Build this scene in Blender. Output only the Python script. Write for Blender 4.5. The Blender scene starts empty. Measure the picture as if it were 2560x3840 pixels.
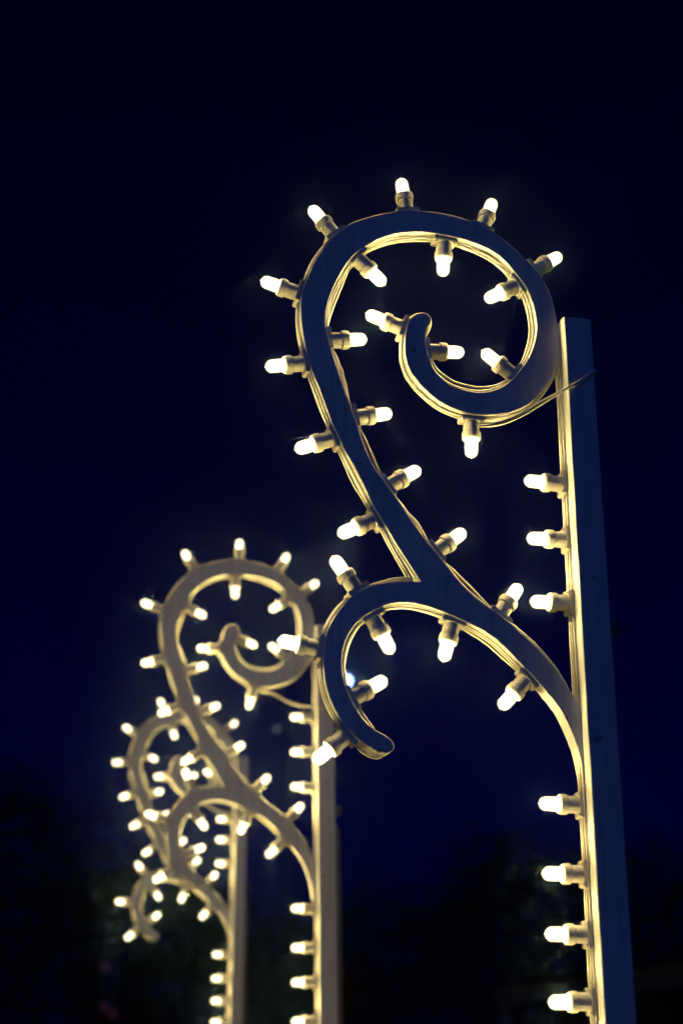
import bpy, bmesh, math, random
from mathutils import Matrix, Vector, noise

random.seed(7)
scene = bpy.context.scene
col = scene.collection

# ------------------------------------------------------------------ camera
cam_data = bpy.data.cameras.new('camera')
cam = bpy.data.objects.new('camera', cam_data)
col.objects.link(cam)
cam_data.sensor_fit = 'VERTICAL'
cam_data.sensor_height = 36.0
cam_data.lens = 53.13
cam_data.clip_end = 2000
right = Vector((0.999976, 0.002327, -0.006582))
up = Vector((0.006981, -0.333305, 0.942793))
fwd = Vector((0.0, 0.942816, 0.333313))
m = Matrix((right, up, -fwd)).transposed().to_4x4()
m.translation = Vector((0, 0, 1.55))
cam.matrix_world = m
cam_data.dof.use_dof = True
cam_data.dof.focus_distance = 2.76
cam_data.dof.aperture_fstop = 2.5
scene.camera = cam

# ------------------------------------------------------------------ moonlit night sky, moon high behind the camera
world = bpy.data.worlds.new('World')
scene.world = world
world.use_nodes = True
wn = world.node_tree
bg = wn.nodes['Background']
sky = wn.nodes.new('ShaderNodeTexSky')
sky.sky_type = 'NISHITA'
sky.sun_disc = False
sky.sun_elevation = math.radians(24)
sky.sun_rotation = math.radians(180)
sky.air_density = 1.0
sky.dust_density = 0.6
sky.ozone_density = 3.0
grade = wn.nodes.new('ShaderNodeMix')
grade.data_type = 'RGBA'
grade.blend_type = 'MULTIPLY'
grade.inputs['Factor'].default_value = 1.0
grade.inputs[7].default_value = (0.004, 0.02, 1.0, 1)
fall = wn.nodes.new('ShaderNodeGamma')
fall.inputs[1].default_value = 1.2
wn.links.new(sky.outputs[0], fall.inputs[0])
wn.links.new(fall.outputs[0], grade.inputs[6])
wn.links.new(grade.outputs[2], bg.inputs[0])
bg.inputs[1].default_value = 0.00195

sun_data = bpy.data.lights.new('moonlight', 'SUN')
sun_data.energy = 0.175
sun_data.angle = math.radians(14)
sun_data.color = (0.04, 0.20, 1.0)
sun = bpy.data.objects.new('moonlight', sun_data)
col.objects.link(sun)
sun.rotation_euler = Vector((0.0, 0.9135, -0.4067)).to_track_quat('-Z', 'Y').to_euler()

vs = scene.view_settings
vs.view_transform = 'Standard'
vs.look = 'None'
vs.exposure = 0
vs.gamma = 1
vs.use_curve_mapping = False
scene.render.engine = 'CYCLES'
scene.cycles.use_denoising = True
scene.cycles.max_bounces = 6
scene.cycles.sample_clamp_direct = 60
scene.cycles.sample_clamp_indirect = 5
scene.cycles.caustics_reflective = False
scene.cycles.caustics_refractive = False
BULB_WATT = 2.7
BULB_GLASS = 4.8

# ------------------------------------------------------------------ helpers
def nodes(name):
    mt = bpy.data.materials.new(name)
    mt.use_nodes = True
    nt = mt.node_tree
    return mt, nt, nt.nodes['Principled BSDF']

def noise_tex(nt, scale, detail=4, rough=0.55):
    tc = nt.nodes.new('ShaderNodeTexCoord')
    n = nt.nodes.new('ShaderNodeTexNoise')
    n.inputs['Scale'].default_value = scale
    n.inputs['Detail'].default_value = detail
    n.inputs['Roughness'].default_value = rough
    nt.links.new(tc.outputs['Object'], n.inputs['Vector'])
    return n

def ramp(nt, src, stops):
    r = nt.nodes.new('ShaderNodeValToRGB')
    r.color_ramp.elements[0].position, r.color_ramp.elements[0].color = stops[0]
    r.color_ramp.elements[1].position, r.color_ramp.elements[1].color = stops[-1]
    for p, c in stops[1:-1]:
        e = r.color_ramp.elements.new(p)
        e.color = c
    nt.links.new(src, r.inputs[0])
    return r

def mat_noise(name, c0, c1, scale, rough=0.6, bump=0.0, bscale=None, metal=0.0, stops=None):
    mt, nt, b = nodes(name)
    n = noise_tex(nt, scale)
    r = ramp(nt, n.outputs['Fac'], stops or [(0.3, (*c0, 1)), (0.7, (*c1, 1))])
    nt.links.new(r.outputs[0], b.inputs['Base Color'])
    b.inputs['Roughness'].default_value = rough
    b.inputs['Metallic'].default_value = metal
    if bump:
        n2 = noise_tex(nt, bscale or scale * 4)
        bp = nt.nodes.new('ShaderNodeBump')
        bp.inputs['Strength'].default_value = bump
        bp.inputs['Distance'].default_value = 0.002
        nt.links.new(n2.outputs['Fac'], bp.inputs['Height'])
        nt.links.new(bp.outputs[0], b.inputs['Normal'])
    return mt

def link(name, mesh, mats=(), parent=None, smooth=False):
    for k in mats:
        mesh.materials.append(k)
    if smooth:
        for p in mesh.polygons:
            p.use_smooth = True
    o = bpy.data.objects.new(name, mesh)
    col.objects.link(o)
    o.parent = parent
    return o

def mesh_of(bm, name):
    bmesh.ops.recalc_face_normals(bm, faces=bm.faces)
    me = bpy.data.meshes.new(name)
    bm.to_mesh(me)
    bm.free()
    return me

def box(bm, x0, x1, y0, y1, z0, z1, mi=0):
    v = [bm.verts.new((x, y, z)) for z in (z0, z1) for y in (y0, y1) for x in (x0, x1)]
    fs = []
    for q in ((0, 2, 3, 1), (4, 5, 7, 6), (0, 1, 5, 4), (2, 6, 7, 3), (0, 4, 6, 2), (1, 3, 7, 5)):
        f = bm.faces.new([v[i] for i in q])
        f.material_index = mi
        fs.append(f)
    return v, fs

def lathe_x(bm, prof, seg=20, mi=0, close=False):
    """profile of (x, r) turned about the X axis"""
    rings = []
    for x, r in prof:
        if r < 1e-6:
            rings.append([bm.verts.new((x, 0, 0))])
        else:
            rings.append([bm.verts.new((x, r * math.cos(2 * math.pi * k / seg), r * math.sin(2 * math.pi * k / seg))) for k in range(seg)])
    fs = []
    for a, b in zip(rings, rings[1:]):
        for k in range(seg):
            k2 = (k + 1) % seg
            if len(a) == 1 and len(b) == 1:
                continue
            if len(a) == 1:
                f = bm.faces.new((a[0], b[k], b[k2]))
            elif len(b) == 1:
                f = bm.faces.new((a[k], b[0], a[k2]))
            else:
                f = bm.faces.new((a[k], b[k], b[k2], a[k2]))
            f.material_index = mi
            fs.append(f)
    return fs

def tube_mesh(name, pts, radius, seg=6):
    """a round bar along pts; radius is one number or one per point"""
    pts = [Vector(p) for p in pts]
    rad = radius if isinstance(radius, (list, tuple)) else [radius] * len(pts)
    verts, faces = [], []
    ref = Vector((0.13, 1, 0.21)).normalized()
    for i, p in enumerate(pts):
        t = (pts[min(i + 1, len(pts) - 1)] - pts[max(i - 1, 0)]).normalized()
        a = t.cross(ref)
        if a.length < 1e-3:
            a = t.cross(Vector((1, 0, 0)))
        a.normalize()
        b = t.cross(a)
        for k in range(seg):
            w = 2 * math.pi * k / seg
            verts.append(p + (a * math.cos(w) + b * math.sin(w)) * rad[i])
    n = len(pts)
    for i in range(n - 1):
        for k in range(seg):
            k2 = (k + 1) % seg
            faces.append((i * seg + k, i * seg + k2, (i + 1) * seg + k2, (i + 1) * seg + k))
    faces.append(tuple(range(seg))[::-1])
    faces.append(tuple((n - 1) * seg + k for k in range(seg)))
    me = bpy.data.meshes.new(name)
    me.from_pydata([tuple(v) for v in verts], [], faces)
    return me

def spline(pts, step=0.006):
    """Catmull-Rom through pts"""
    P = [Vector(p) for p in pts]
    P = [P[0] * 2 - P[1]] + P + [P[-1] * 2 - P[-2]]
    out = []
    for i in range(1, len(P) - 2):
        n = max(2, int((P[i + 1] - P[i]).length / step))
        for k in range(n):
            t = k / n
            out.append(0.5 * ((2 * P[i]) + (P[i + 1] - P[i - 1]) * t + (2 * P[i - 1] - 5 * P[i] + 4 * P[i + 1] - P[i + 2]) * t * t
                              + (3 * P[i] - P[i - 1] - 3 * P[i + 1] + P[i + 2]) * t ** 3))
    out.append(P[-2])
    return out

def empty(name, loc, rz=0.0):
    o = bpy.data.objects.new(name, None)
    o.empty_display_size = 0.1
    col.objects.link(o)
    o.location = loc
    o.rotation_euler = (0, 0, rz)
    return o

def tag(o, label, cat, group=None):
    o['label'] = label
    o['category'] = cat
    if group:
        o['group'] = group
    return o

# ------------------------------------------------------------------ materials
M = {}
M['paint'] = mat_noise('white_paint', (0.70, 0.68, 0.64), (0.80, 0.79, 0.76), 9, 0.55, 0.35, 160,
                       stops=[(0.20, (0.55, 0.50, 0.43, 1)), (0.30, (0.76, 0.74, 0.70, 1)), (0.7, (0.83, 0.82, 0.79, 1))])
def brush_wear(mt):
    """long faint brush streaks and a few dark chips on top of the paint colour"""
    nt = mt.node_tree
    b = nt.nodes['Principled BSDF']
    src = b.inputs['Base Color'].links[0].from_socket
    tc = nt.nodes.new('ShaderNodeTexCoord')
    mp = nt.nodes.new('ShaderNodeMapping')
    mp.inputs['Scale'].default_value = (110, 110, 5)
    nt.links.new(tc.outputs['Object'], mp.inputs['Vector'])
    st = nt.nodes.new('ShaderNodeTexNoise')
    st.inputs['Scale'].default_value = 1.0
    st.inputs['Detail'].default_value = 3
    nt.links.new(mp.outputs[0], st.inputs['Vector'])
    r1 = ramp(nt, st.outputs['Fac'], [(0.3, (0.80, 0.80, 0.80, 1)), (0.65, (1, 1, 1, 1))])
    ch = noise_tex(nt, 55, 2)
    r2 = ramp(nt, ch.outputs['Fac'], [(0.255, (0.30, 0.24, 0.18, 1)), (0.285, (1, 1, 1, 1))])
    for r in (r1, r2):
        mx = nt.nodes.new('ShaderNodeMix')
        mx.data_type = 'RGBA'
        mx.blend_type = 'MULTIPLY'
        mx.inputs['Factor'].default_value = 1.0
        nt.links.new(src, mx.inputs[6])
        nt.links.new(r.outputs[0], mx.inputs[7])
        src = mx.outputs[2]
    nt.links.new(src, b.inputs['Base Color'])
brush_wear(M['paint'])
M['plastic'] = mat_noise('cream_plastic', (0.70, 0.65, 0.54), (0.78, 0.73, 0.62), 40, 0.42, 0.1, 300)
M['cable'] = mat_noise('cream_cable', (0.68, 0.63, 0.50), (0.78, 0.73, 0.60), 30, 0.5)
M['steel'] = mat_noise('dark_steel', (0.10, 0.10, 0.11), (0.22, 0.22, 0.23), 25, 0.45, 0.2, 120, metal=0.7)
M['stake'] = mat_noise('grey_stake_paint', (0.10, 0.105, 0.115), (0.17, 0.175, 0.185), 25, 0.6, 0.2, 120)
M['screw'] = mat_noise('rusty_screw', (0.05, 0.03, 0.02), (0.13, 0.08, 0.05), 400, 0.6, metal=0.3)

def bulb_material():
    """lit frosted glass: mottled warm glow, part of the lamp's light passes through"""
    g, nt, b = nodes('bulb_glass')
    nt.nodes.remove(b)
    out = nt.nodes['Material Output']
    n = noise_tex(nt, 150, 3)
    r = ramp(nt, n.outputs['Fac'], [(0.36, (0.30, 0.30, 0.30, 1)), (0.58, (1, 1, 1, 1))])
    mul = nt.nodes.new('ShaderNodeMath')
    mul.operation = 'MULTIPLY'
    mul.inputs[1].default_value = BULB_GLASS
    nt.links.new(r.outputs[0], mul.inputs[0])
    em = nt.nodes.new('ShaderNodeEmission')
    em.inputs['Color'].default_value = (1.0, 0.84, 0.46, 1)
    nt.links.new(mul.outputs[0], em.inputs['Strength'])
    tr = nt.nodes.new('ShaderNodeBsdfTransparent')
    mx = nt.nodes.new('ShaderNodeMixShader')
    mx.inputs[0].default_value = 0.5
    nt.links.new(tr.outputs[0], mx.inputs[1])
    nt.links.new(em.outputs[0], mx.inputs[2])
    gl = nt.nodes.new('ShaderNodeBsdfGlossy')
    gl.inputs['Roughness'].default_value = 0.08
    mx2 = nt.nodes.new('ShaderNodeMixShader')
    mx2.inputs[0].default_value = 0.04
    nt.links.new(mx.outputs[0], mx2.inputs[1])
    nt.links.new(gl.outputs[0], mx2.inputs[2])
    nt.links.new(mx2.outputs[0], out.inputs['Surface'])
    c, nt, b = nodes('bulb_filament')
    nt.nodes.remove(b)
    em = nt.nodes.new('ShaderNodeEmission')
    em.inputs['Color'].default_value = (1.0, 0.9, 0.62, 1)
    em.inputs['Strength'].default_value = 12.0
    nt.links.new(em.outputs[0], nt.nodes['Material Output'].inputs['Surface'])
    return g, c
M['glass'], M['core'] = bulb_material()

def emitter(name, colour, strength):
    c, nt, b = nodes(name)
    b.inputs['Base Color'].default_value = (0.1, 0.1, 0.1, 1)
    b.inputs['Emission Color'].default_value = (*colour, 1)
    b.inputs['Emission Strength'].default_value = strength
    return c
M['bark'] = mat_noise('bark', (0.03, 0.022, 0.016), (0.08, 0.06, 0.045), 12, 0.9, 0.5)
M['leaf'] = mat_noise('leaf', (0.02, 0.04, 0.016), (0.045, 0.07, 0.03), 0.8, 0.7)
M['leaf2'] = mat_noise('leaf_dark', (0.018, 0.035, 0.018), (0.04, 0.06, 0.03), 0.8, 0.7)
M['ground'] = mat_noise('ground', (0.03, 0.045, 0.02), (0.07, 0.08, 0.045), 0.6, 0.95, 0.5, 20)
M['gravel'] = mat_noise('gravel_path', (0.12, 0.11, 0.10), (0.26, 0.24, 0.21), 14, 0.9, 0.6, 60)
M['kiosk'] = mat_noise('grey_boards', (0.30, 0.31, 0.33), (0.42, 0.43, 0.45), 6, 0.7)
M['kiosk_dark'] = mat_noise('dark_boards', (0.05, 0.045, 0.04), (0.10, 0.09, 0.08), 5, 0.8)
M['roof'] = mat_noise('roof_felt', (0.04, 0.04, 0.045), (0.08, 0.08, 0.085), 8, 0.85)

# ------------------------------------------------------------------ ground and path
def sheet(name, x0, x1, y0, y1, z, mat):
    bm = bmesh.new()
    vs_ = [bm.verts.new(p) for p in ((x0, y0, z), (x1, y0, z), (x1, y1, z), (x0, y1, z))]
    bm.faces.new(vs_)
    o = link(name, mesh_of(bm, name), [mat])
    o['kind'] = 'structure'
    return o
sheet('ground', -240, 240, -240, 240, -0.004, M['ground'])
sheet('gravel_path', -3.2, 2.6, -6, 14, 0.0, M['gravel'])

# ------------------------------------------------------------------ the scroll posts: outline of the sawn board, metres (along, up)
EDGE_UPPER = [(-0.330,2.381),(-0.333,2.385),(-0.335,2.390),(-0.337,2.394),(-0.340,2.398),(-0.342,2.403),(-0.345,2.407),(-0.347,2.411),(-0.350,2.416),(-0.353,2.420),(-0.355,2.424),(-0.358,2.428),(-0.361,2.433),(-0.363,2.437),(-0.366,2.441),(-0.368,2.446),(-0.370,2.450),(-0.373,2.455),(-0.375,2.459),(-0.377,2.464),(-0.379,2.468),(-0.381,2.473),(-0.383,2.477),(-0.385,2.482),(-0.387,2.486),(-0.389,2.491),(-0.392,2.495),(-0.394,2.500),(-0.396,2.504),(-0.398,2.509),(-0.401,2.513),(-0.403,2.518),(-0.405,2.522),(-0.408,2.526),(-0.410,2.531),(-0.413,2.535),(-0.415,2.539),(-0.418,2.544),(-0.420,2.548),(-0.422,2.553),(-0.424,2.557),(-0.426,2.562),(-0.428,2.566),(-0.430,2.571),(-0.432,2.576),(-0.434,2.580),(-0.437,2.585),(-0.439,2.590),(-0.441,2.595),(-0.443,2.599),(-0.444,2.604),(-0.446,2.609),(-0.448,2.614),(-0.449,2.618),(-0.451,2.623),(-0.453,2.628),(-0.454,2.632),(-0.456,2.637),(-0.458,2.642),(-0.459,2.647),(-0.461,2.651),(-0.463,2.656),(-0.464,2.661),(-0.466,2.665),(-0.468,2.670),(-0.470,2.675),(-0.472,2.679),(-0.474,2.684),(-0.475,2.689),(-0.477,2.693),(-0.478,2.698),(-0.480,2.703),(-0.481,2.708),(-0.482,2.713),(-0.484,2.717),(-0.485,2.722),(-0.486,2.727),(-0.488,2.732),(-0.489,2.737),(-0.490,2.742),(-0.491,2.747),(-0.492,2.751),(-0.493,2.756),(-0.494,2.761),(-0.495,2.766),(-0.495,2.771),(-0.496,2.776),(-0.497,2.781),(-0.497,2.786),(-0.498,2.791),(-0.498,2.796),(-0.499,2.801),(-0.499,2.806),(-0.499,2.811),(-0.499,2.816),(-0.499,2.821),(-0.499,2.826),(-0.499,2.831),(-0.498,2.836),(-0.498,2.841),(-0.497,2.846),(-0.496,2.851),(-0.495,2.855),(-0.494,2.860),(-0.492,2.865),(-0.491,2.870),(-0.489,2.874),(-0.487,2.879),(-0.485,2.884),(-0.484,2.889),(-0.482,2.893),(-0.480,2.898),(-0.479,2.903),(-0.477,2.907),(-0.475,2.912),(-0.473,2.917),(-0.471,2.921),(-0.469,2.926),(-0.466,2.930),(-0.464,2.934),(-0.461,2.939),(-0.459,2.943),(-0.456,2.947),(-0.453,2.951),(-0.451,2.955),(-0.448,2.959),(-0.445,2.963),(-0.442,2.967),(-0.438,2.971),(-0.435,2.975),(-0.431,2.978),(-0.428,2.982),(-0.424,2.986),(-0.421,2.989),(-0.417,2.993),(-0.414,2.996),(-0.410,2.999),(-0.406,3.002),(-0.402,3.005),(-0.398,3.008),(-0.393,3.011),(-0.388,3.014),(-0.384,3.016),(-0.379,3.018),(-0.375,3.020),(-0.370,3.022),(-0.366,3.024),(-0.361,3.026),(-0.356,3.028),(-0.352,3.030),(-0.347,3.032),(-0.342,3.033),(-0.338,3.035),(-0.333,3.037),(-0.328,3.038),(-0.324,3.040),(-0.319,3.041),(-0.314,3.043),(-0.309,3.044),(-0.304,3.045),(-0.299,3.046),(-0.294,3.047),(-0.289,3.048),(-0.285,3.048),(-0.280,3.049),(-0.275,3.049),(-0.270,3.050),(-0.265,3.050),(-0.260,3.050),(-0.255,3.050),(-0.250,3.050),(-0.245,3.050),(-0.240,3.050),(-0.235,3.050),(-0.230,3.049),(-0.225,3.049),(-0.220,3.049),(-0.215,3.048),(-0.210,3.048),(-0.205,3.047),(-0.200,3.046),(-0.195,3.046),(-0.190,3.045),(-0.185,3.044),(-0.180,3.043),(-0.175,3.042),(-0.170,3.040),(-0.166,3.039),(-0.161,3.038),(-0.156,3.036),(-0.152,3.034),(-0.147,3.032),(-0.142,3.030),(-0.138,3.028),(-0.133,3.026),(-0.129,3.024),(-0.124,3.022),(-0.120,3.019),(-0.116,3.016),(-0.112,3.014),(-0.107,3.011),(-0.103,3.008),(-0.099,3.005),(-0.095,3.002),(-0.091,2.999),(-0.087,2.996),(-0.083,2.993),(-0.080,2.989),(-0.076,2.986),(-0.072,2.983),(-0.069,2.979),(-0.065,2.976),(-0.062,2.972),(-0.059,2.968),(-0.055,2.965),(-0.052,2.961),(-0.049,2.957),(-0.045,2.953),(-0.042,2.949),(-0.039,2.945),(-0.036,2.941),(-0.033,2.937),(-0.031,2.933),(-0.028,2.929),(-0.025,2.925),(-0.023,2.920),(-0.021,2.916),(-0.019,2.911),(-0.017,2.907),(-0.015,2.902),(-0.014,2.897),(-0.012,2.892),(-0.011,2.887),(-0.010,2.882),(-0.009,2.877),(-0.008,2.872),(-0.007,2.867),(-0.007,2.862),(-0.006,2.857),(-0.006,2.852),(-0.005,2.847),(-0.004,2.842),(-0.004,2.837),(-0.003,2.832),(-0.003,2.827),(-0.003,2.822),(-0.002,2.817),(-0.002,2.812),(-0.002,2.807),(-0.002,2.802),(-0.002,2.797),(-0.002,2.792),(-0.003,2.787),(-0.003,2.782),(-0.003,2.777),(-0.004,2.772),(-0.005,2.767),(-0.006,2.762),(-0.007,2.758),(-0.008,2.753),(-0.010,2.748),(-0.012,2.744),(-0.014,2.739),(-0.016,2.735),(-0.019,2.731),(-0.021,2.726),(-0.024,2.722),(-0.027,2.718),(-0.029,2.713),(-0.032,2.709),(-0.035,2.705),(-0.037,2.701),(-0.040,2.697),(-0.043,2.693),(-0.047,2.689),(-0.050,2.685),(-0.053,2.681),(-0.057,2.678),(-0.060,2.675),(-0.064,2.671),(-0.068,2.668),(-0.072,2.665),(-0.076,2.662),(-0.080,2.660),(-0.085,2.657),(-0.089,2.655),(-0.094,2.653),(-0.098,2.651),(-0.103,2.649),(-0.107,2.647),(-0.112,2.645),(-0.117,2.644),(-0.122,2.643),(-0.127,2.641),(-0.131,2.640),(-0.136,2.639),(-0.141,2.639),(-0.146,2.638),(-0.151,2.637),(-0.156,2.637),(-0.161,2.636),(-0.166,2.636),(-0.171,2.636),(-0.176,2.636),(-0.181,2.637),(-0.186,2.637),(-0.191,2.638),(-0.196,2.639),(-0.201,2.640),(-0.206,2.642),(-0.210,2.643),(-0.215,2.645),(-0.220,2.646),(-0.224,2.648),(-0.229,2.650),(-0.233,2.652),(-0.238,2.655),(-0.242,2.657),(-0.246,2.660),(-0.250,2.663),(-0.254,2.666),(-0.258,2.669),(-0.262,2.673),(-0.265,2.676),(-0.269,2.679),(-0.273,2.683),(-0.277,2.687),(-0.280,2.691),(-0.283,2.695),(-0.286,2.699),(-0.289,2.703),(-0.292,2.707),(-0.294,2.711),(-0.296,2.716),(-0.298,2.721),(-0.300,2.725),(-0.301,2.730),(-0.302,2.735),(-0.303,2.740),(-0.304,2.745),(-0.304,2.750),(-0.304,2.755),(-0.304,2.760),(-0.304,2.765),(-0.304,2.770),(-0.304,2.775),(-0.303,2.780),(-0.303,2.785),(-0.302,2.789),(-0.301,2.794),(-0.300,2.799),(-0.299,2.804),(-0.297,2.809),(-0.295,2.813),(-0.293,2.817),(-0.290,2.821),(-0.286,2.825),(-0.283,2.828),(-0.279,2.831),(-0.274,2.833),(-0.270,2.834),(-0.265,2.834),(-0.260,2.833),(-0.257,2.831),(-0.254,2.827),(-0.252,2.824),(-0.252,2.819),(-0.253,2.815),(-0.255,2.810),(-0.257,2.806),(-0.259,2.802),(-0.261,2.797),(-0.263,2.792),(-0.264,2.788),(-0.264,2.783),(-0.264,2.778),(-0.264,2.773),(-0.264,2.768),(-0.263,2.763),(-0.262,2.758),(-0.261,2.753),(-0.260,2.748),(-0.258,2.743),(-0.257,2.739),(-0.255,2.734),(-0.254,2.729),(-0.252,2.725),(-0.250,2.720),(-0.247,2.716),(-0.244,2.712),(-0.240,2.709),(-0.237,2.705),(-0.233,2.702),(-0.229,2.699),(-0.225,2.696),(-0.221,2.693),(-0.216,2.691),(-0.212,2.689),(-0.207,2.688),(-0.202,2.686),(-0.197,2.685),(-0.193,2.684),(-0.188,2.683),(-0.183,2.683),(-0.178,2.682),(-0.173,2.682),(-0.168,2.682),(-0.163,2.682),(-0.158,2.683),(-0.153,2.684),(-0.148,2.685),(-0.143,2.686),(-0.139,2.688),(-0.134,2.690),(-0.130,2.692),(-0.125,2.694),(-0.121,2.697),(-0.117,2.699),(-0.112,2.703),(-0.108,2.706),(-0.105,2.710),(-0.101,2.713),(-0.097,2.717),(-0.094,2.720),(-0.091,2.724),(-0.088,2.728),(-0.085,2.732),(-0.082,2.736),(-0.079,2.740),(-0.076,2.744),(-0.073,2.748),(-0.070,2.753),(-0.068,2.757),(-0.065,2.761),(-0.063,2.765),(-0.061,2.770),(-0.059,2.774),(-0.057,2.779),(-0.055,2.784),(-0.053,2.788),(-0.052,2.793),(-0.050,2.798),(-0.049,2.803),(-0.048,2.808),(-0.047,2.813),(-0.046,2.817),(-0.045,2.822),(-0.045,2.827),(-0.045,2.832),(-0.045,2.837),(-0.046,2.842),(-0.046,2.847),(-0.047,2.852),(-0.047,2.857),(-0.048,2.862),(-0.049,2.867),(-0.050,2.872),(-0.051,2.877),(-0.053,2.882),(-0.054,2.886),(-0.055,2.891),(-0.057,2.896),(-0.059,2.900),(-0.061,2.905),(-0.063,2.909),(-0.066,2.914),(-0.068,2.918),(-0.071,2.922),(-0.074,2.926),(-0.077,2.930),(-0.080,2.934),(-0.083,2.938),(-0.086,2.942),(-0.089,2.946),(-0.092,2.950),(-0.095,2.954),(-0.099,2.958),(-0.102,2.961),(-0.106,2.965),(-0.110,2.968),(-0.113,2.971),(-0.118,2.974),(-0.122,2.976),(-0.126,2.979),(-0.130,2.981),(-0.135,2.984),(-0.140,2.985),(-0.144,2.987),(-0.149,2.989),(-0.154,2.990),(-0.158,2.992),(-0.163,2.993),(-0.168,2.994),(-0.173,2.995),(-0.178,2.997),(-0.183,2.998),(-0.188,2.999),(-0.193,2.999),(-0.198,3.000),(-0.202,3.001),(-0.207,3.001),(-0.212,3.002),(-0.217,3.002),(-0.222,3.002),(-0.227,3.003),(-0.232,3.003),(-0.237,3.004),(-0.242,3.004),(-0.247,3.004),(-0.252,3.004),(-0.257,3.004),(-0.263,3.004),(-0.268,3.004),(-0.273,3.003),(-0.278,3.003),(-0.283,3.002),(-0.288,3.001),(-0.293,3.000),(-0.298,2.999),(-0.303,2.998),(-0.308,2.997),(-0.312,2.995),(-0.317,2.994),(-0.322,2.992),(-0.327,2.990),(-0.331,2.988),(-0.336,2.986),(-0.340,2.984),(-0.344,2.982),(-0.349,2.979),(-0.353,2.977),(-0.357,2.974),(-0.361,2.971),(-0.365,2.968),(-0.369,2.965),(-0.374,2.962),(-0.378,2.959),(-0.381,2.956),(-0.385,2.953),(-0.389,2.949),(-0.392,2.946),(-0.395,2.942),(-0.399,2.938),(-0.402,2.934),(-0.405,2.930),(-0.408,2.926),(-0.411,2.922),(-0.413,2.918),(-0.416,2.914),(-0.418,2.909),(-0.421,2.905),(-0.423,2.900),(-0.425,2.896),(-0.427,2.891),(-0.429,2.887),(-0.431,2.882),(-0.433,2.878),(-0.435,2.873),(-0.437,2.869),(-0.439,2.864),(-0.441,2.859),(-0.442,2.854),(-0.444,2.850),(-0.445,2.845),(-0.447,2.840),(-0.448,2.835),(-0.449,2.830),(-0.450,2.826),(-0.451,2.821),(-0.452,2.816),(-0.452,2.811),(-0.452,2.806),(-0.453,2.801),(-0.453,2.796),(-0.452,2.791),(-0.452,2.786),(-0.451,2.781),(-0.450,2.776),(-0.450,2.771),(-0.449,2.766),(-0.447,2.761),(-0.446,2.756),(-0.445,2.752),(-0.444,2.747),(-0.442,2.742),(-0.441,2.737),(-0.440,2.732),(-0.438,2.727),(-0.437,2.723),(-0.435,2.718),(-0.434,2.713),(-0.433,2.708),(-0.431,2.704),(-0.430,2.699),(-0.428,2.694),(-0.427,2.689),(-0.425,2.684),(-0.424,2.680),(-0.422,2.675),(-0.421,2.670),(-0.419,2.665),(-0.417,2.661),(-0.416,2.656),(-0.414,2.650),(-0.412,2.646),(-0.411,2.641),(-0.409,2.636),(-0.407,2.631),(-0.406,2.627),(-0.404,2.622),(-0.402,2.617),(-0.401,2.612),(-0.399,2.608),(-0.398,2.603),(-0.396,2.598),(-0.394,2.593),(-0.393,2.589),(-0.391,2.584),(-0.390,2.579),(-0.388,2.574),(-0.386,2.570),(-0.385,2.565),(-0.383,2.560),(-0.381,2.556),(-0.380,2.551),(-0.378,2.546),(-0.376,2.542),(-0.374,2.537),(-0.372,2.533),(-0.370,2.528),(-0.367,2.524),(-0.365,2.519),(-0.363,2.515),(-0.360,2.511),(-0.357,2.507),(-0.354,2.503),(-0.351,2.499),(-0.348,2.495),(-0.345,2.491),(-0.342,2.487),(-0.339,2.483),(-0.336,2.479),(-0.333,2.474),(-0.330,2.470),(-0.327,2.466),(-0.325,2.462),(-0.322,2.458),(-0.319,2.454),(-0.316,2.450),(-0.313,2.446),(-0.311,2.441),(-0.308,2.437),(-0.305,2.433),(-0.302,2.429),(-0.300,2.425),(-0.297,2.421),(-0.294,2.416),(-0.291,2.412),(-0.288,2.408),(-0.285,2.404),(-0.282,2.400),(-0.279,2.396),(-0.276,2.392),(-0.273,2.388),(-0.270,2.384),(-0.267,2.380),(-0.264,2.377),(-0.261,2.373),(-0.257,2.369),(-0.254,2.365),(-0.251,2.361),(-0.248,2.358),(-0.244,2.354),(-0.241,2.350),(-0.238,2.346),(-0.235,2.342),(-0.232,2.338),(-0.229,2.334),(-0.226,2.330),(-0.223,2.326),(-0.220,2.322),(-0.216,2.318),(-0.213,2.315),(-0.210,2.311),(-0.206,2.308),(-0.202,2.304),(-0.199,2.301),(-0.195,2.298),(-0.191,2.294),(-0.188,2.291),(-0.184,2.288),(-0.180,2.285),(-0.176,2.282),(-0.172,2.279),(-0.168,2.276),(-0.164,2.273),(-0.159,2.269),(-0.155,2.267),(-0.150,2.264),(-0.146,2.261),(-0.142,2.258),(-0.138,2.255),(-0.134,2.252),(-0.130,2.250),(-0.126,2.247),(-0.122,2.244),(-0.118,2.240),(-0.114,2.237),(-0.111,2.234),(-0.107,2.230),(-0.103,2.227),(-0.099,2.224),(-0.096,2.220),(-0.092,2.217),(-0.088,2.213),(-0.085,2.210),(-0.081,2.207),(-0.078,2.203),(-0.074,2.200),(-0.071,2.196),(-0.067,2.192),(-0.064,2.189),(-0.060,2.185),(-0.057,2.181),(-0.054,2.177),(-0.051,2.174),(-0.047,2.170),(-0.044,2.166),(-0.042,2.162),(-0.039,2.158),(-0.036,2.153),(-0.033,2.149),(-0.030,2.145),(-0.027,2.141),(-0.025,2.137),(-0.022,2.133),(-0.019,2.128),(-0.017,2.124),(-0.014,2.120),(-0.012,2.115),(-0.010,2.111),(-0.007,2.107),(-0.005,2.102)]
EDGE_JOINT = [(0.007,2.094),(0.004,1.966)]
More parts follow.
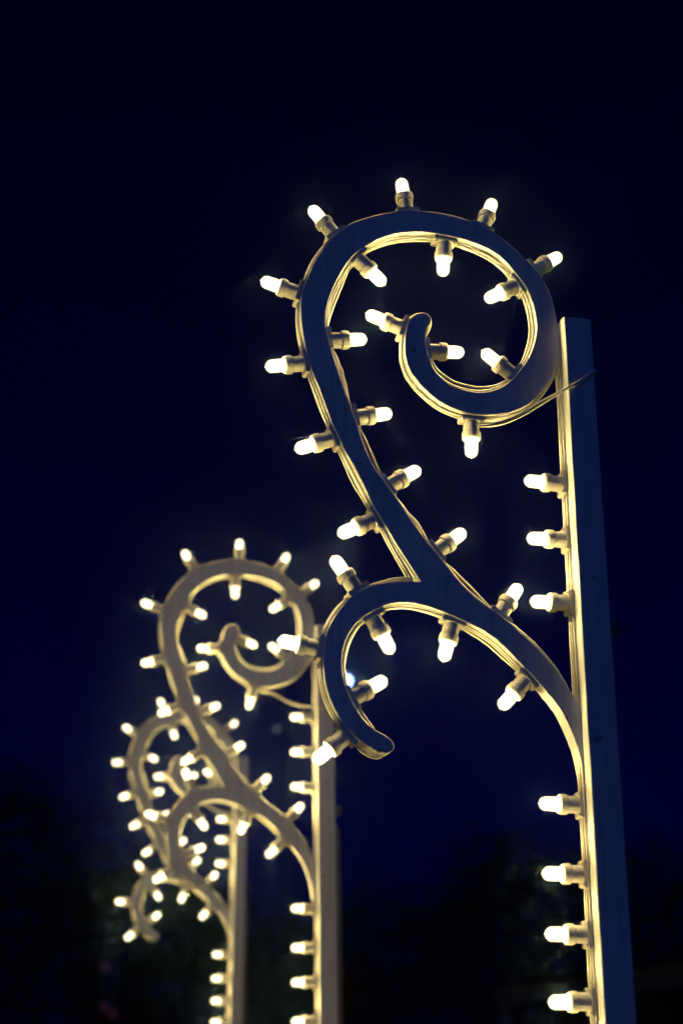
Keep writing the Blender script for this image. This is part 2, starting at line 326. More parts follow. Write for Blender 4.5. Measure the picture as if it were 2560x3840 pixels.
EDGE_LOWER = [(-0.003,1.968),(-0.003,1.973),(-0.004,1.978),(-0.004,1.983),(-0.005,1.988),(-0.006,1.992),(-0.006,1.997),(-0.007,2.002),(-0.008,2.007),(-0.009,2.012),(-0.010,2.017),(-0.011,2.022),(-0.012,2.027),(-0.013,2.032),(-0.015,2.036),(-0.017,2.041),(-0.018,2.046),(-0.020,2.051),(-0.022,2.056),(-0.024,2.061),(-0.026,2.066),(-0.028,2.070),(-0.030,2.075),(-0.032,2.079),(-0.034,2.084),(-0.036,2.088),(-0.039,2.093),(-0.041,2.097),(-0.044,2.101),(-0.047,2.105),(-0.050,2.109),(-0.053,2.113),(-0.056,2.117),(-0.060,2.120),(-0.063,2.124),(-0.066,2.128),(-0.069,2.132),(-0.073,2.136),(-0.076,2.139),(-0.079,2.143),(-0.083,2.147),(-0.086,2.150),(-0.090,2.154),(-0.093,2.158),(-0.097,2.161),(-0.100,2.165),(-0.104,2.168),(-0.107,2.172),(-0.111,2.176),(-0.115,2.180),(-0.118,2.183),(-0.122,2.187),(-0.125,2.190),(-0.129,2.194),(-0.133,2.197),(-0.136,2.201),(-0.140,2.204),(-0.144,2.207),(-0.148,2.211),(-0.151,2.214),(-0.156,2.217),(-0.160,2.220),(-0.164,2.222),(-0.168,2.225),(-0.172,2.228),(-0.177,2.230),(-0.181,2.232),(-0.186,2.234),(-0.190,2.236),(-0.195,2.238),(-0.199,2.240),(-0.204,2.242),(-0.209,2.244),(-0.213,2.246),(-0.218,2.248),(-0.223,2.250),(-0.227,2.252),(-0.232,2.253),(-0.237,2.255),(-0.241,2.257),(-0.246,2.258),(-0.251,2.260),(-0.257,2.262),(-0.261,2.263),(-0.266,2.265),(-0.271,2.266),(-0.276,2.267),(-0.281,2.268),(-0.286,2.269),(-0.291,2.270),(-0.295,2.271),(-0.300,2.271),(-0.305,2.271),(-0.310,2.272),(-0.315,2.271),(-0.320,2.271),(-0.325,2.271),(-0.330,2.270),(-0.335,2.269),(-0.340,2.268),(-0.345,2.266),(-0.349,2.265),(-0.354,2.263),(-0.358,2.260),(-0.363,2.258),(-0.367,2.256),(-0.371,2.253),(-0.376,2.250),(-0.380,2.248),(-0.384,2.245),(-0.388,2.242),(-0.392,2.239),(-0.395,2.235),(-0.399,2.231),(-0.403,2.227),(-0.406,2.223),(-0.408,2.219),(-0.411,2.215),(-0.414,2.210),(-0.416,2.206),(-0.418,2.201),(-0.420,2.197),(-0.421,2.192),(-0.423,2.187),(-0.424,2.182),(-0.425,2.177),(-0.426,2.173),(-0.426,2.168),(-0.427,2.163),(-0.427,2.158),(-0.426,2.153),(-0.426,2.148),(-0.425,2.143),(-0.425,2.138),(-0.424,2.133),(-0.423,2.128),(-0.421,2.123),(-0.420,2.118),(-0.418,2.114),(-0.416,2.109),(-0.414,2.104),(-0.412,2.100),(-0.410,2.095),(-0.408,2.091),(-0.406,2.086),(-0.403,2.082),(-0.400,2.078),(-0.397,2.073),(-0.394,2.069),(-0.391,2.065),(-0.387,2.062),(-0.384,2.058),(-0.380,2.055),(-0.376,2.052),(-0.372,2.049),(-0.368,2.046),(-0.363,2.044),(-0.359,2.042),(-0.354,2.040),(-0.350,2.037),(-0.346,2.035),(-0.342,2.031),(-0.340,2.028),(-0.338,2.023),(-0.338,2.019),(-0.340,2.015),(-0.343,2.012),(-0.347,2.010),(-0.352,2.009),(-0.356,2.009),(-0.361,2.010),(-0.366,2.011),(-0.371,2.013),(-0.375,2.015),(-0.379,2.018),(-0.384,2.020),(-0.388,2.023),(-0.392,2.026),(-0.396,2.029),(-0.401,2.033),(-0.404,2.036),(-0.408,2.039),(-0.412,2.043),(-0.415,2.046),(-0.419,2.050),(-0.422,2.054),(-0.425,2.057),(-0.428,2.061),(-0.431,2.065),(-0.434,2.070),(-0.436,2.074),(-0.439,2.078),(-0.441,2.083),(-0.443,2.087),(-0.445,2.092),(-0.447,2.097),(-0.449,2.101),(-0.450,2.106),(-0.452,2.111),(-0.453,2.116),(-0.454,2.120),(-0.455,2.125),(-0.456,2.130),(-0.457,2.135),(-0.457,2.140),(-0.458,2.145),(-0.458,2.150),(-0.458,2.155),(-0.458,2.160),(-0.458,2.165),(-0.458,2.170),(-0.458,2.175),(-0.458,2.181),(-0.457,2.186),(-0.457,2.191),(-0.456,2.196),(-0.455,2.201),(-0.454,2.206),(-0.452,2.211),(-0.451,2.215),(-0.449,2.220),(-0.447,2.224),(-0.445,2.229),(-0.442,2.233),(-0.440,2.238),(-0.437,2.242),(-0.435,2.246),(-0.432,2.250),(-0.429,2.254),(-0.426,2.258),(-0.423,2.262),(-0.419,2.266),(-0.416,2.270),(-0.413,2.273),(-0.409,2.277),(-0.405,2.280),(-0.401,2.283),(-0.397,2.286),(-0.393,2.289),(-0.389,2.291),(-0.384,2.294),(-0.380,2.296),(-0.375,2.298),(-0.371,2.300),(-0.365,2.302),(-0.360,2.303),(-0.355,2.304),(-0.351,2.305),(-0.346,2.306),(-0.341,2.307),(-0.336,2.308),(-0.331,2.309),(-0.326,2.309),(-0.321,2.310),(-0.316,2.310),(-0.311,2.310),(-0.306,2.311),(-0.301,2.311),(-0.296,2.311),(-0.291,2.311),(-0.286,2.312)]
LAMPS_1 = [(-0.289,3.048,98.2),(-0.428,2.982,130.0),(-0.495,2.855,165.6),(-0.484,2.717,-168.1),(-0.432,2.576,-158.7),(-0.358,2.428,-153.4),(-0.142,3.030,69.2),(-0.045,2.953,34.6),(-0.392,2.946,-44.1),(-0.217,3.002,-93.3),(-0.071,2.922,-150.5),(-0.449,2.766,7.6),(-0.299,2.804,162.0),(-0.263,2.763,4.2),(-0.088,2.728,142.3),(-0.176,2.636,-92.1),(-0.402,2.617,12.4),(-0.342,2.487,32.5),(-0.257,2.369,37.8),(-0.142,2.258,55.0),(-0.393,2.289,126.0),(-0.457,2.186,171.8),(-0.412,2.043,-140.0),(-0.371,2.253,-61.9),(-0.223,2.250,-105.6),(-0.412,2.100,30.7),(-0.090,2.154,-133.4),(-0.000,2.519,180.0),(-0.000,2.412,180.0),(-0.000,2.293,180.0),(-0.000,1.935,180.0),(-0.000,1.820,180.0),(-0.000,1.722,180.0),(-0.000,1.616,180.0)]
LAMPS_2 = [(-0.250,3.050,89.9),(-0.393,3.011,122.7),(-0.491,2.870,160.6),(-0.482,2.713,-165.0),(-0.428,2.566,-155.1),(-0.355,2.424,-148.3),(-0.124,3.022,61.4),(-0.045,2.953,39.0),(-0.427,2.891,-24.8),(-0.263,3.004,-88.7),(-0.083,2.938,-143.2),(-0.422,2.675,18.3),(-0.304,2.755,-178.3),(-0.261,2.797,-20.7),(-0.085,2.732,142.9),(-0.196,2.639,-102.3),(-0.376,2.542,23.7),(-0.288,2.408,35.4),(-0.195,2.298,47.4),(-0.088,2.213,47.0),(-0.380,2.296,114.6),(-0.454,2.206,164.6),(-0.431,2.065,-146.9),(-0.384,2.245,-54.5),(-0.204,2.242,-112.9),(-0.412,2.100,24.0),(-0.093,2.158,-135.9),(-0.000,2.546,180.0),(-0.000,2.434,180.0),(-0.000,2.320,180.0),(-0.000,1.948,180.0),(-0.000,1.835,180.0),(-0.000,1.734,180.0),(-0.000,1.622,180.0)]
LAMPS_3 = [(-0.342,3.033,109.9),(-0.466,2.930,150.6),(-0.499,2.801,-176.3),(-0.464,2.661,-160.1),(-0.415,2.539,-152.2),(-0.355,2.424,-148.3),(-0.205,3.047,82.4),(-0.055,2.965,41.6),(-0.447,2.840,-15.9),(-0.312,2.995,-73.2),(-0.083,2.938,-143.2),(-0.414,2.650,19.1),(-0.304,2.745,-174.8),(-0.254,2.729,21.1),(-0.085,2.732,142.9),(-0.196,2.639,-102.3),(-0.376,2.542,23.7),(-0.291,2.412,34.5),(-0.216,2.318,43.0),(-0.126,2.247,52.9),(-0.401,2.283,127.9),(-0.458,2.170,178.9),(-0.425,2.057,-141.1),(-0.380,2.248,-56.2),(-0.213,2.246,-112.5),(-0.400,2.078,34.1),(-0.093,2.158,-135.9),(-0.000,2.552,180.0),(-0.000,2.459,180.0),(-0.000,2.350,180.0),(-0.000,1.946,180.0),(-0.000,1.842,180.0),(-0.000,1.744,180.0),(-0.000,1.653,180.0)]

POST_W, POST_D, POST_TOP = 0.0545, 0.061, 2.842
BOARD_Y, BOARD_T = 0.024, 0.034
BOARD_MID = BOARD_Y + BOARD_T / 2

def upright_mesh():
    """square timber with slightly wavering sawn edges"""
    bm = bmesh.new()
    n = 90
    rings = []
    for i in range(n + 1):
        z = POST_TOP * i / n
        w = lambda s: 0.0011 * noise.noise((s * 7.3, z * 9.0, 1.7)) + 0.0006 * noise.noise((s * 3.1, z * 40.0, 5.2))
        c = 0.0016
        x0, x1, y0, y1 = w(1), POST_W + w(2), w(3), POST_D + w(4)
        rings.append([bm.verts.new(p + (z,)) for p in ((x0 + c, y0), (x1 - c, y0), (x1, y0 + c), (x1, y1 - c), (x1 - c, y1), (x0 + c, y1), (x0, y1 - c), (x0, y0 + c))])
    for a, b in zip(rings, rings[1:]):
        for k in range(8):
            bm.faces.new((a[k], a[(k + 1) % 8], b[(k + 1) % 8], b[k]))
    bm.faces.new(rings[0][::-1])
    bm.faces.new(rings[-1])
    return mesh_of(bm, 'upright')

def board_mesh():
    outline = EDGE_UPPER + EDGE_JOINT + EDGE_LOWER
    bm = bmesh.new()
    fv = [bm.verts.new((x, BOARD_Y, z)) for x, z in outline]
    f = bm.faces.new(fv)
    r = bmesh.ops.extrude_face_region(bm, geom=[f])
    bmesh.ops.translate(bm, vec=(0, BOARD_T, 0), verts=[e for e in r['geom'] if isinstance(e, bmesh.types.BMVert)])
    return mesh_of(bm, 'scroll_board')

def plate_mesh():
    """screw-down foot: long along Z, across the board along Y, 9 mm high along X"""
    bm = bmesh.new()
    box(bm, 0.0006, 0.0090, -0.0155, 0.0155, -0.0225, 0.0225)
    bmesh.ops.bevel(bm, geom=list(bm.edges), offset=0.0014, segments=2, affect='EDGES')
    for sz in (-1, 1):
        # raised ears with a screw each, towards the front and the back of the foot
        for sy in (-1, 1):
            fs = lathe_x(bm, [(0.0088, 0.0040), (0.0098, 0.0040), (0.0098, 0.0022), (0.0094, 0.0022), (0.0094, 0.0)], 10)
            vs_ = {v for f in fs for v in f.verts}
            bmesh.ops.translate(bm, vec=(0, sy * 0.0100, sz * 0.0175), verts=list(vs_))
            for f in fs[-20:]:
                f.material_index = 1
    return mesh_of(bm, 'mounting_plate')

def barrel_mesh():
    bm = bmesh.new()
    lathe_x(bm, [(0.0088, 0.0), (0.0088, 0.0140), (0.010, 0.0146), (0.0285, 0.0142), (0.0310, 0.0138), (0.0310, 0.0)], 28)
    for a in (0.6, 2.7, 4.9):
        v, _ = box(bm, 0.0095, 0.0300, 0.0135, 0.0153, -0.0012, 0.0012)
        bmesh.ops.rotate(bm, verts=v, cent=(0, 0, 0), matrix=Matrix.Rotation(a, 3, 'X'))
    return mesh_of(bm, 'lamp_holder')

def collar_mesh():
    bm = bmesh.new()
    lathe_x(bm, [(0.0290, 0.0135), (0.0290, 0.0160), (0.0300, 0.0172), (0.0385, 0.0176), (0.0425, 0.0164), (0.0437, 0.0150), (0.0437, 0.0132), (0.0425, 0.0126), (0.0400, 0.0120)], 28)
    return mesh_of(bm, 'collar')

def bulb_mesh():
    bm = bmesh.new()
    prof = [(0.0400, 0.0115), (0.0440, 0.0120), (0.0560, 0.0122), (0.0660, 0.0119)]
    for k in range(1, 8):
        a = k / 7 * math.pi / 2
        prof.append((0.0660 + 0.0118 * math.sin(a), max(0.0119 * math.cos(a), 0.0)))
    prof[-1] = (0.0778, 0.0016)
    prof += [(0.0790, 0.0010), (0.0795, 0.0)]
    fs = lathe_x(bm, prof, 20, 0)
    lathe_x(bm, [(0.0420, 0.0), (0.0420, 0.0042), (0.0700, 0.0042), (0.0735, 0.0)], 8, 1)
    return mesh_of(bm, 'bulb')

def arc_table(pts):
    d = [0.0]
    for a, b in zip(pts, pts[1:]):
        d.append(d[-1] + math.hypot(b[0] - a[0], b[1] - a[1]))
    return d

def edge_cable(pts, stops, seed, yoff, lift, slack, radius=0.0021):
    """one wire run along the sawn edge: pts are (x, z) of the edge, stops the arc lengths where lamp feet hold it"""
    rnd = random.Random(seed)
    d = arc_table(pts)
    stops = sorted(s for s in stops if 0 < s < d[-1])
    marks = [0.0] + stops + [d[-1]]
    bows = [rnd.uniform(0.0, slack) if rnd.random() < 0.75 else rnd.uniform(slack, slack * 2.2) for _ in marks]
    ybow = [rnd.uniform(-0.006, 0.006) for _ in marks]
    out = []
    seg = 0
    n = len(pts)
    for i in range(0, n):
        while seg < len(marks) - 2 and d[i] > marks[seg + 1]:
            seg += 1
        t = (d[i] - marks[seg]) / max(marks[seg + 1] - marks[seg], 1e-6)
        a, b = pts[max(i - 2, 0)], pts[min(i + 2, n - 1)]
        tx, tz = b[0] - a[0], b[1] - a[1]
        L = math.hypot(tx, tz) or 1
        nx, nz = -tz / L, tx / L                       # outward (outline runs clockwise)
        w = math.sin(math.pi * min(max(t, 0), 1))
        p0, p1 = pts[max(i - 12, 0)], pts[min(i + 12, n - 1)]
        turn = (pts[i][0] - p0[0]) * (p1[1] - pts[i][1]) - (pts[i][1] - p0[1]) * (p1[0] - pts[i][0])
        tight = 1.0 if turn > 1.5e-4 else (0.45 if turn > -1.5e-4 else 0.25)
        h = lift + bows[seg] * w * tight + 0.0005 * noise.noise((d[i] * 25, seed * 1.7, 0.3))
        y = BOARD_MID + yoff + ybow[seg] * w + 0.0012 * noise.noise((d[i] * 9, seed * 3.1, 4.4))
        out.append((pts[i][0] + nx * h, y, pts[i][1] + nz * h))
    # ease the corners the way a stiff wire would
    for _ in range(3):
        out = [out[0]] + [tuple(0.25 * p + 0.5 * q + 0.25 * r for p, q, r in zip(out[i - 1], out[i], out[i + 1])) for i in range(1, n - 1)] + [out[-1]]
    return tube_mesh('cable', out, radius, 6)

def stops_on(pts, lamps):
    d = arc_table(pts)
    res = []
    for x, z, a in lamps:
        i = min(range(len(pts)), key=lambda k: (pts[k][0] - x) ** 2 + (pts[k][1] - z) ** 2)
        if (pts[i][0] - x) ** 2 + (pts[i][1] - z) ** 2 < 1e-4:
            res.append(d[i])
    return res

SHARED = dict(upright=upright_mesh(), board=board_mesh(), plate=plate_mesh(), barrel=barrel_mesh(), collar=collar_mesh(), bulb=bulb_mesh())
for key, mats in (('upright', ('paint',)), ('board', ('paint',)), ('plate', ('plastic', 'screw')), ('barrel', ('plastic',)), ('collar', ('plastic',)), ('bulb', ('glass', 'core'))):
    for k in mats:
        SHARED[key].materials.append(M[k])
for key in ('barrel', 'collar', 'bulb'):
    SHARED[key].shade_smooth()
    SHARED[key].set_sharp_from_angle(angle=math.radians(35))

# cable runs: the whole upper edge, the lower scroll's inner edge, its outer edge up to the fork
RUN_UPPER = EDGE_UPPER[3:735]
RUN_INNER = EDGE_LOWER[40:155]
RUN_OUTER = EDGE_LOWER[178:] + EDGE_UPPER[0:12]
CABLES = []
for run, offs in ((RUN_UPPER, (-0.0085, -0.0015, 0.0065)), (RUN_INNER, (-0.008, 0.0, 0.007)), (RUN_OUTER, (-0.009, -0.002, 0.006))):
    st = stops_on(run, LAMPS_1)
    for k, yo in enumerate(offs):
        me = edge_cable(run, st, len(CABLES) + 3, yo, 0.0026 + 0.0004 * (k % 2), 0.0055, 0.0019)
        CABLES.append(me)
POST_CABLES = []
# down the inner side of the upright
for k, yo in enumerate((0.028, 0.038, 0.048)):
    rnd = random.Random(40 + k)
    pts = []
    for i in range(240):
        z = (2.80 - 0.02 * k) - i * 0.0105
        pts.append((-0.0028 - 0.0012 * abs(noise.noise((z * 5, k * 2.3, 1.1))), yo + 0.0055 * noise.noise((z * 3.2, k * 1.9, 7.7)) + 0.0012 * noise.noise((z * 14, k, 2.2)), z))
    POST_CABLES.append(tube_mesh('cable', pts, 0.0019, 6))
# spare loop at the end of the lower scroll
CABLES.append(tube_mesh('cable', spline([(-0.408, 0.036, 2.030), (-0.394, 0.034, 2.014), (-0.378, 0.036, 2.005), (-0.364, 0.040, 2.003), (-0.354, 0.041, 2.008), (-0.364, 0.042, 2.009), (-0.384, 0.044, 2.013), (-0.404, 0.046, 2.028)]), 0.0020, 6))
for me in CABLES + POST_CABLES:
    me.materials.append(M['cable'])
    me.shade_smooth()

def feed_cables(z_end, seed):
    """pair of wires from the bottom of the big ring across the face of the upright and round its edge"""
    out = []
    for k in range(2):
        dz = z_end - 2.735 
        o = 0.005 * k
        p = [(-0.176, 0.032 + o, 2.6205 - o * 0.4), (-0.135, 0.030, 2.6255 - o + dz * 0.05), (-0.095, 0.024, 2.640 - o + dz * 0.3), (-0.050, 0.011, 2.668 - o * 1.2 + dz * 0.6),
             (-0.006, -0.0035, 2.692 - o * 0.3 + dz * 0.8), (0.026, -0.0032, 2.713 - o + dz * 0.95), (0.049, -0.0032, 2.733 - o * 0.6 + dz), (0.0570, -0.001, 2.737 - o + dz), (0.0577, 0.020, 2.737 - o + dz)]
        me = tube_mesh('cable', spline(p), 0.0020, 6)
        me.materials.append(M['cable'])
        me.shade_smooth()
        out.append(me)
    return out

def support_mesh():
    """steel angle stake behind the timber, reaching a little past its outer edge"""
    bm = bmesh.new()
    v, _ = box(bm, 0.040, 0.084, 0.0635, 0.0685, 0.0, 2.20)
    v2, _ = box(bm, 0.079, 0.084, 0.0685, 0.102, 0.0, 2.20)
    for q in v[4:] + v2[4:]:
        q.co.z += (0.078 - q.co.x) * 1.2
    return mesh_of(bm, 'support')

def wing_bolt_mesh():
    bm = bmesh.new()
    lathe_x(bm, [(0.0, 0.0), (0.0, 0.0032), (0.045, 0.0032), (0.045, 0.0)], 10)
    lathe_x(bm, [(0.006, 0.003), (0.006, 0.011), (0.008, 0.012), (0.010, 0.011), (0.010, 0.003)], 14)
    lathe_x(bm, [(0.012, 0.003), (0.012, 0.0075), (0.021, 0.0065), (0.021, 0.003)], 8)
    for s in (-1, 1):
        v, _ = box(bm, 0.014, 0.030, -0.0014, 0.0014, 0.004, 0.016)
        for q in v:
            if q.co.z > 0.01:
                q.co.x += 0.005
            q.co.z *= s
    return mesh_of(bm, 'wing_bolt')

def eye_mesh():
    pts = [(0, 0, 0), (0, 0, 0.006)] + [(0.006 * math.sin(a), 0, 0.0125 - 0.006 * math.cos(a)) for a in [k * math.pi / 7 for k in range(13)]]
    return tube_mesh('eye_screw', pts, 0.0014, 6)

SHARED['support'] = support_mesh()
SHARED['wing'] = wing_bolt_mesh()
SHARED['eye'] = eye_mesh()
SHARED['support'].materials.append(M['stake'])
for k in ('wing', 'eye'):
    SHARED[k].materials.append(M['steel'])

def staple_mesh():
    bm = bmesh.new()
    for k, (x, z, h) in enumerate(((0, 0, 0.012), (0.0045, 0.001, 0.011), (0.009, 0.004, 0.007))):
        box(bm, x, x + 0.0016, -0.0012, 0.002, z, z + h)
    return mesh_of(bm, 'staple')
SHARED['staple'] = staple_mesh()
SHARED['staple'].materials.append(M['screw'])

def scroll_post(loc, yaw, lamps, feed_z, label, seed, lean=0.0):
    root = empty('scroll_light_post', loc, yaw)
    tag(root, label, 'light post', 'scroll posts standing in a row')
    rnd = random.Random(seed)
    def plumb(o, x=0.0, y=0.0, z=0.0):
        """what belongs to the upright shares its slight lean about its top"""
        a = math.atan(lean)
        o.location = (x + lean * (POST_TOP - z), y, z)
        o.rotation_euler.y -= a
        return o
    plumb(link('upright', SHARED['upright'], (), root))
    b = link('scroll_board', SHARED['board'], (), root)
    bv = b.modifiers.new('worn_edge', 'BEVEL')
    bv.width = 0.0011
    bv.segments = 2
    bv.limit_method = 'ANGLE'
    bv.angle_limit = math.radians(60)
    plumb(link('support_stake', SHARED['support'], (), root))
    w = link('wing_bolt', SHARED['wing'], (), root)
    w.location = (POST_W - 0.002, 0.040, 2.250)
    e = link('eye_screw', SHARED['eye'], (), root)
    e.location = (0.040, 0.034, POST_TOP - 0.001)
    s = link('staple', SHARED['staple'], (), root)
    s.location = (0.009, 0.0, 2.035)
    for me in CABLES:
        link('cable', me, (), root)
    for me in POST_CABLES:
        plumb(link('cable', me, (), root))
    for me in feed_cables(feed_z, seed):
        link('cable', me, (), root)
    spots = [(x, z, a, BOARD_MID) for x, z, a in lamps if not (abs(x) < 1e-6 and abs(abs(a) - 180) < 1)]
    post = [z for x, z, a in lamps if abs(x) < 1e-6 and abs(abs(a) - 180) < 1]
    lo = min(post)
    post += [lo - 0.105, lo - 0.212]
    spots += [(-0.0005 + lean * (POST_TOP - z), z, 180.0 + rnd.uniform(-2, 2), BOARD_MID) for z in post]
    for x, z, a, y in spots:
        h = link('lamp_holder', SHARED['barrel'], (), root)
        h.location = (x, y, z)
        h.rotation_euler = (math.radians(rnd.uniform(-4, 4)), -math.radians(a), math.radians(rnd.uniform(-2.5, 2.5)))
        for nm, key in (('mounting_plate', 'plate'), ('collar', 'collar'), ('bulb', 'bulb')):
            c = link(nm, SHARED[key], (), h)
            if nm == 'bulb':
                c.rotation_euler = (rnd.uniform(0, 6), 0, 0)
                ld = bpy.data.lights.new('bulb_light', 'POINT')      # the filament's light
                ld.energy = BULB_WATT * rnd.uniform(0.75, 1.15)
                ld.color = (1.0, 0.78, 0.30)
                ld.shadow_soft_size = 0.009
                lo_ = bpy.data.objects.new('bulb_light', ld)
                col.objects.link(lo_)
                lo_.parent = h
                lo_.location = (0.062, 0, 0)
    return root

R = math.radians
scroll_post((0.42, 2.56, 0), R(13), LAMPS_1, 2.735, 'largest and nearest white scroll post with lit bulbs, in sharp focus at right', 1, -0.0034)
scroll_post((-0.084, 4.752, 0), R(14), LAMPS_2, 2.585, 'middle scroll post with lit bulbs, blurred, between the large post and the smallest one', 2, 0.0085)
scroll_post((-0.500, 7.105, 0), R(16), LAMPS_3, 2.585, 'smallest and farthest scroll post with lit bulbs, overlapped by the middle one at lower left', 3, -0.010)

# ------------------------------------------------------------------ dark trees behind
def tree(x, y, height, radius, seed, label, leaf, n_leaf=5200):
    rnd = random.Random(seed)
    root = empty('tree', (x, y, 0), rnd.uniform(0, 6))
    tag(root, label, 'tree', 'dark trees behind the posts')
    tips = []
    bm = bmesh.new()
    parts = []
    r0 = 0.035 * height
    tr = [(0.04 * height * noise.noise((k * 0.4, seed, 0)), 0.04 * height * noise.noise((k * 0.4, seed, 9)), height * 0.72 * k / 8) for k in range(9)]
    parts.append((tr, [r0 * (1 - 0.85 * k / 8) for k in range(9)]))
    for i in range(11):
        k = rnd.randint(3, 8)
        p = Vector(tr[k])
        a = rnd.uniform(0, 6.28)
        L = radius * rnd.uniform(0.55, 0.95)
        pts = [p + Vector((math.cos(a) * L * t, math.sin(a) * L * t, L * (0.75 * t - 0.25 * t * t) * rnd.uniform(0.5, 1.2))) for t in (0, 0.3, 0.6, 0.85, 1)]
        parts.append((pts, [r0 * 0.34 * (1 - 0.8 * t) for t in (0, 0.3, 0.6, 0.85, 1)]))
        tips += [pts[2], pts[3], pts[4]]
    tips.append(Vector(tr[8]))
    vs_, fs = [], []
    for pts, rad in parts:
        me = tube_mesh('t', pts, rad, 7)
        o = len(vs_)
        vs_ += [tuple(v.co) for v in me.vertices]
        fs += [tuple(o + i for i in p.vertices) for p in me.polygons]
        bpy.data.meshes.remove(me)
    bm.free()
    me = bpy.data.meshes.new('trunk')
    me.from_pydata(vs_, [], fs)
    link('trunk', me, [M['bark']], root, True)
    vs_, fs = [], []
    clumps = []
    zc = height * 0.62
    for i in range(60):
        u = Vector((rnd.gauss(0, 1), rnd.gauss(0, 1), rnd.gauss(0, 1))).normalized() * rnd.uniform(0.35, 1.0) ** 0.6
        clumps.append((Vector((u.x * radius, u.y * radius, zc + u.z * height * 0.36)), rnd.uniform(0.10, 0.24) * radius))
    clumps += [(t, 0.2 * radius) for t in tips]
    for i in range(n_leaf):
        c, rr = clumps[rnd.randrange(len(clumps))]
        p = c + Vector((rnd.gauss(0, rr), rnd.gauss(0, rr), rnd.gauss(0, rr * 0.8)))
        s = rnd.uniform(0.06, 0.13)
        a = Vector((rnd.gauss(0, 1), rnd.gauss(0, 1), rnd.gauss(0, 0.6))).normalized()
        b = a.cross(Vector((rnd.gauss(0, 1), rnd.gauss(0, 1), rnd.gauss(0, 1)))).normalized()
        o = len(vs_)
        vs_ += [tuple(p - a * s), tuple(p + b * s * 0.5), tuple(p + a * s), tuple(p - b * s * 0.5)]
        fs.append((o, o + 1, o + 2, o + 3))
    me = bpy.data.meshes.new('crown')
    me.from_pydata(vs_, [], fs)
    link('crown', me, [leaf], root)
    return root

tree(3.4, 31, 5.9, 2.1, 11, 'round dark tree left of the large post, behind its lower bulbs', M['leaf2'])
tree(6.7, 32, 6.0, 2.3, 12, 'dark tree at the right edge behind the large upright', M['leaf'])
tree(-3.6, 28, 4.9, 1.9, 13, 'dark tree behind the foot of the smallest scroll post', M['leaf2'])
tree(-6.3, 27, 6.4, 2.3, 14, 'dark tree at the left edge beside the pink lights', M['leaf'])

tree(0.9, 38, 5.3, 2.7, 15, 'low dark tree in the gap between the middle post and the large post', M['leaf'])
tree(-1.9, 41, 5.2, 2.6, 16, 'low dark tree seen between the smallest and the middle post', M['leaf2'])

# ------------------------------------------------------------------ market hut with a pale fascia at lower right
def oriented(name, p0, p1, w0, w1, z0, z1, mat, parent, origin):
    """box that follows the line p0-p1, w0..w1 behind that line"""
    a = Vector((p1[0] - p0[0], p1[1] - p0[1], 0))
    t = a.normalized()
    nrm = Vector((-t.y, t.x, 0))
    bm = bmesh.new()
    c = [Vector((p0[0], p0[1], 0)) + nrm * w0, Vector((p1[0], p1[1], 0)) + nrm * w0, Vector((p1[0], p1[1], 0)) + nrm * w1, Vector((p0[0], p0[1], 0)) + nrm * w1]
    v = [bm.verts.new(q + Vector((0, 0, z)) - origin) for z in (z0, z1) for q in c]
    for q in ((0, 3, 2, 1), (4, 5, 6, 7), (0, 1, 5, 4), (1, 2, 6, 5), (2, 3, 7, 6), (3, 0, 4, 7)):
        bm.faces.new([v[i] for i in q])
    return link(name, mesh_of(bm, name), [mat], parent)

hut_o = Vector((2.25, 24.0, 0))
hut = empty('market_hut', hut_o)
tag(hut, 'dark hut with a pale fascia board low at the right behind the large post', 'hut')
near, far = (4.9, 8.6), (2.25, 24.0)
# line runs from the near corner to the far corner, the hut lies to its right (negative side is right of travel)
oriented('fascia', near, far, -0.05, 0.0, 2.12, 2.36, M['kiosk'], hut, hut_o)
oriented('roof', near, far, -3.0, 0.12, 2.365, 2.43, M['roof'], hut, hut_o)
oriented('wall', near, far, -2.9, -0.9, 0.0, 2.36, M['kiosk_dark'], hut, hut_o)
d = (Vector(far) - Vector(near)).normalized()
for t in (0.0, 5.2, 10.4, 15.45):
    p = Vector(near) + d * t
    q = p + d * 0.12
    oriented('corner_post', p, q, -0.20, -0.06, 0.0, 2.12, M['kiosk'], hut, hut_o)
oriented('counter', near, far, -0.55, -0.08, 0.95, 1.0, M['kiosk'], hut, hut_o)

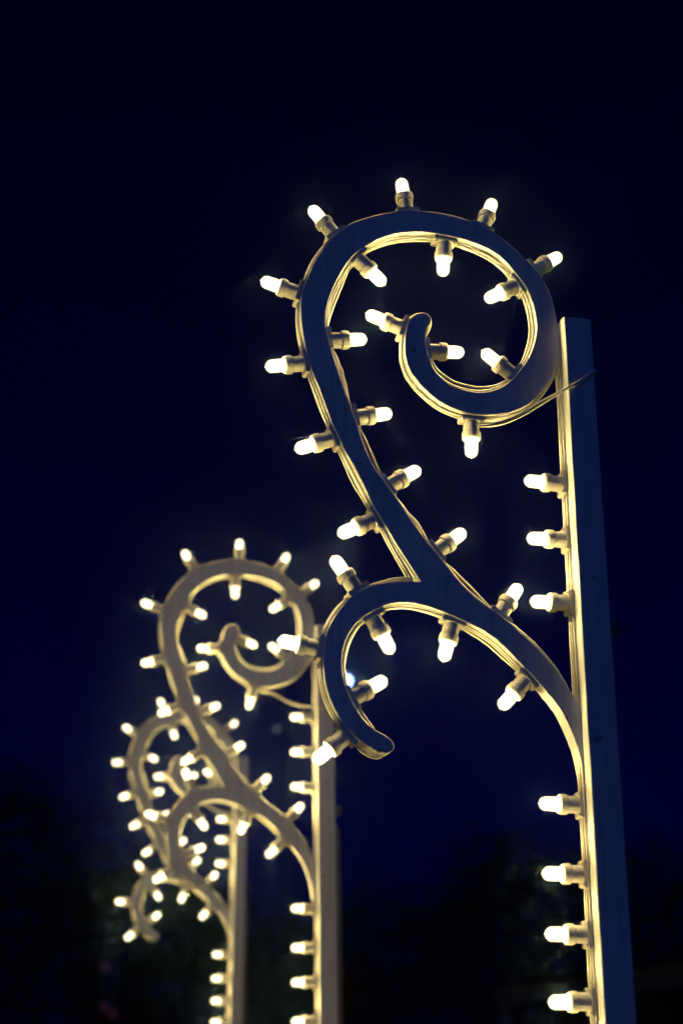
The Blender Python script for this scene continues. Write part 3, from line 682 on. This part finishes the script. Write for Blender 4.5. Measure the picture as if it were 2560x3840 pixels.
# ------------------------------------------------------------------ far lamps
def mast_lamp(x, y, z, r, colour, strength, label):
    root = empty('street_lamp', (x, y, 0))
    tag(root, label, 'street lamp')
    link('mast', tube_mesh('mast', [(0.5, 0.3, 0), (0.5, 0.3, z * 0.5), (0.5, 0.3, z + 0.1), (0.4, 0.24, z + 0.25), (0.1, 0.06, z + 0.3)], [0.09, 0.07, 0.05, 0.04, 0.035], 8), [M['steel']], root, True)
    bm = bmesh.new()
    box(bm, -0.22, 0.22, -0.1, 0.22, z + r * 0.9, z + r * 0.9 + 0.1)
    link('lamp_head', mesh_of(bm, 'lamp_head'), [M['steel']], root)
    bm = bmesh.new()
    bmesh.ops.create_icosphere(bm, subdivisions=2, radius=r)
    bmesh.ops.translate(bm, vec=(0, 0, z), verts=bm.verts)
    link('lens', mesh_of(bm, 'lens'), [emitter('lens_glow', colour, strength)], root, True)
    return root
mast_lamp(0.129, 46.0, 12.25, 0.13, (0.40, 0.62, 1.0), 12.0, 'pale bluish far lamp glowing through the lower scroll of the large post')
mast_lamp(-2.626, 60.0, 13.54, 0.05, (0.75, 0.65, 0.9), 0.6, 'faint far lamp speck left of the middle post')

pink = emitter('pink_lamp_glow', (0.8, 0.25, 0.5), 0.018)
for x, y, z, r, lab in ((-3.933, 26, 2.81, 0.075, 'topmost of the dim pink lights at lower left'),
                        (-3.927, 26, 2.18, 0.065, 'dim pink light at lower left, middle of the three'),
                        (-3.79, 26, 2.07, 0.07, 'lowest of the dim pink lights at lower left')):
    o = empty('pink_lantern', (x, y, z))
    tag(o, lab, 'lantern', 'dim pink lanterns')
    bm = bmesh.new()
    bmesh.ops.create_icosphere(bm, subdivisions=2, radius=r)
    for v in bm.verts:
        v.co.z *= 1.15
    link('shade', mesh_of(bm, 'shade'), [pink], o, True)
    link('cap', tube_mesh('cap', [(0, 0, r), (0, 0, r * 1.3), (0, 0, r * 1.5)], [r * 0.5, r * 0.4, 0.006], 8), [M['steel']], o)
    link('cord', tube_mesh('cord', [(0, 0, r * 1.3), (0.01, 0, 0.5), (0.02, 0.1, 3.4 - z)], 0.006, 5), [M['cable']], o)

# ------------------------------------------------------------------ thin haze volume added to imitate lens bloom round the lamps
hz, nt, b = nodes('bloom_haze')
nt.nodes.remove(b)
pv = nt.nodes.new('ShaderNodeVolumePrincipled')
pv.inputs['Color'].default_value = (0.38, 0.60, 1.0, 1)
pv.inputs['Density'].default_value = 0.0040
pv.inputs['Anisotropy'].default_value = 0.990
nt.links.new(pv.outputs[0], nt.nodes['Material Output'].inputs['Volume'])
bm = bmesh.new()
box(bm, -250, 250, -250, 250, -1.0, 16.0)
air = link('haze', mesh_of(bm, 'haze'), [hz])
air['kind'] = 'stuff'
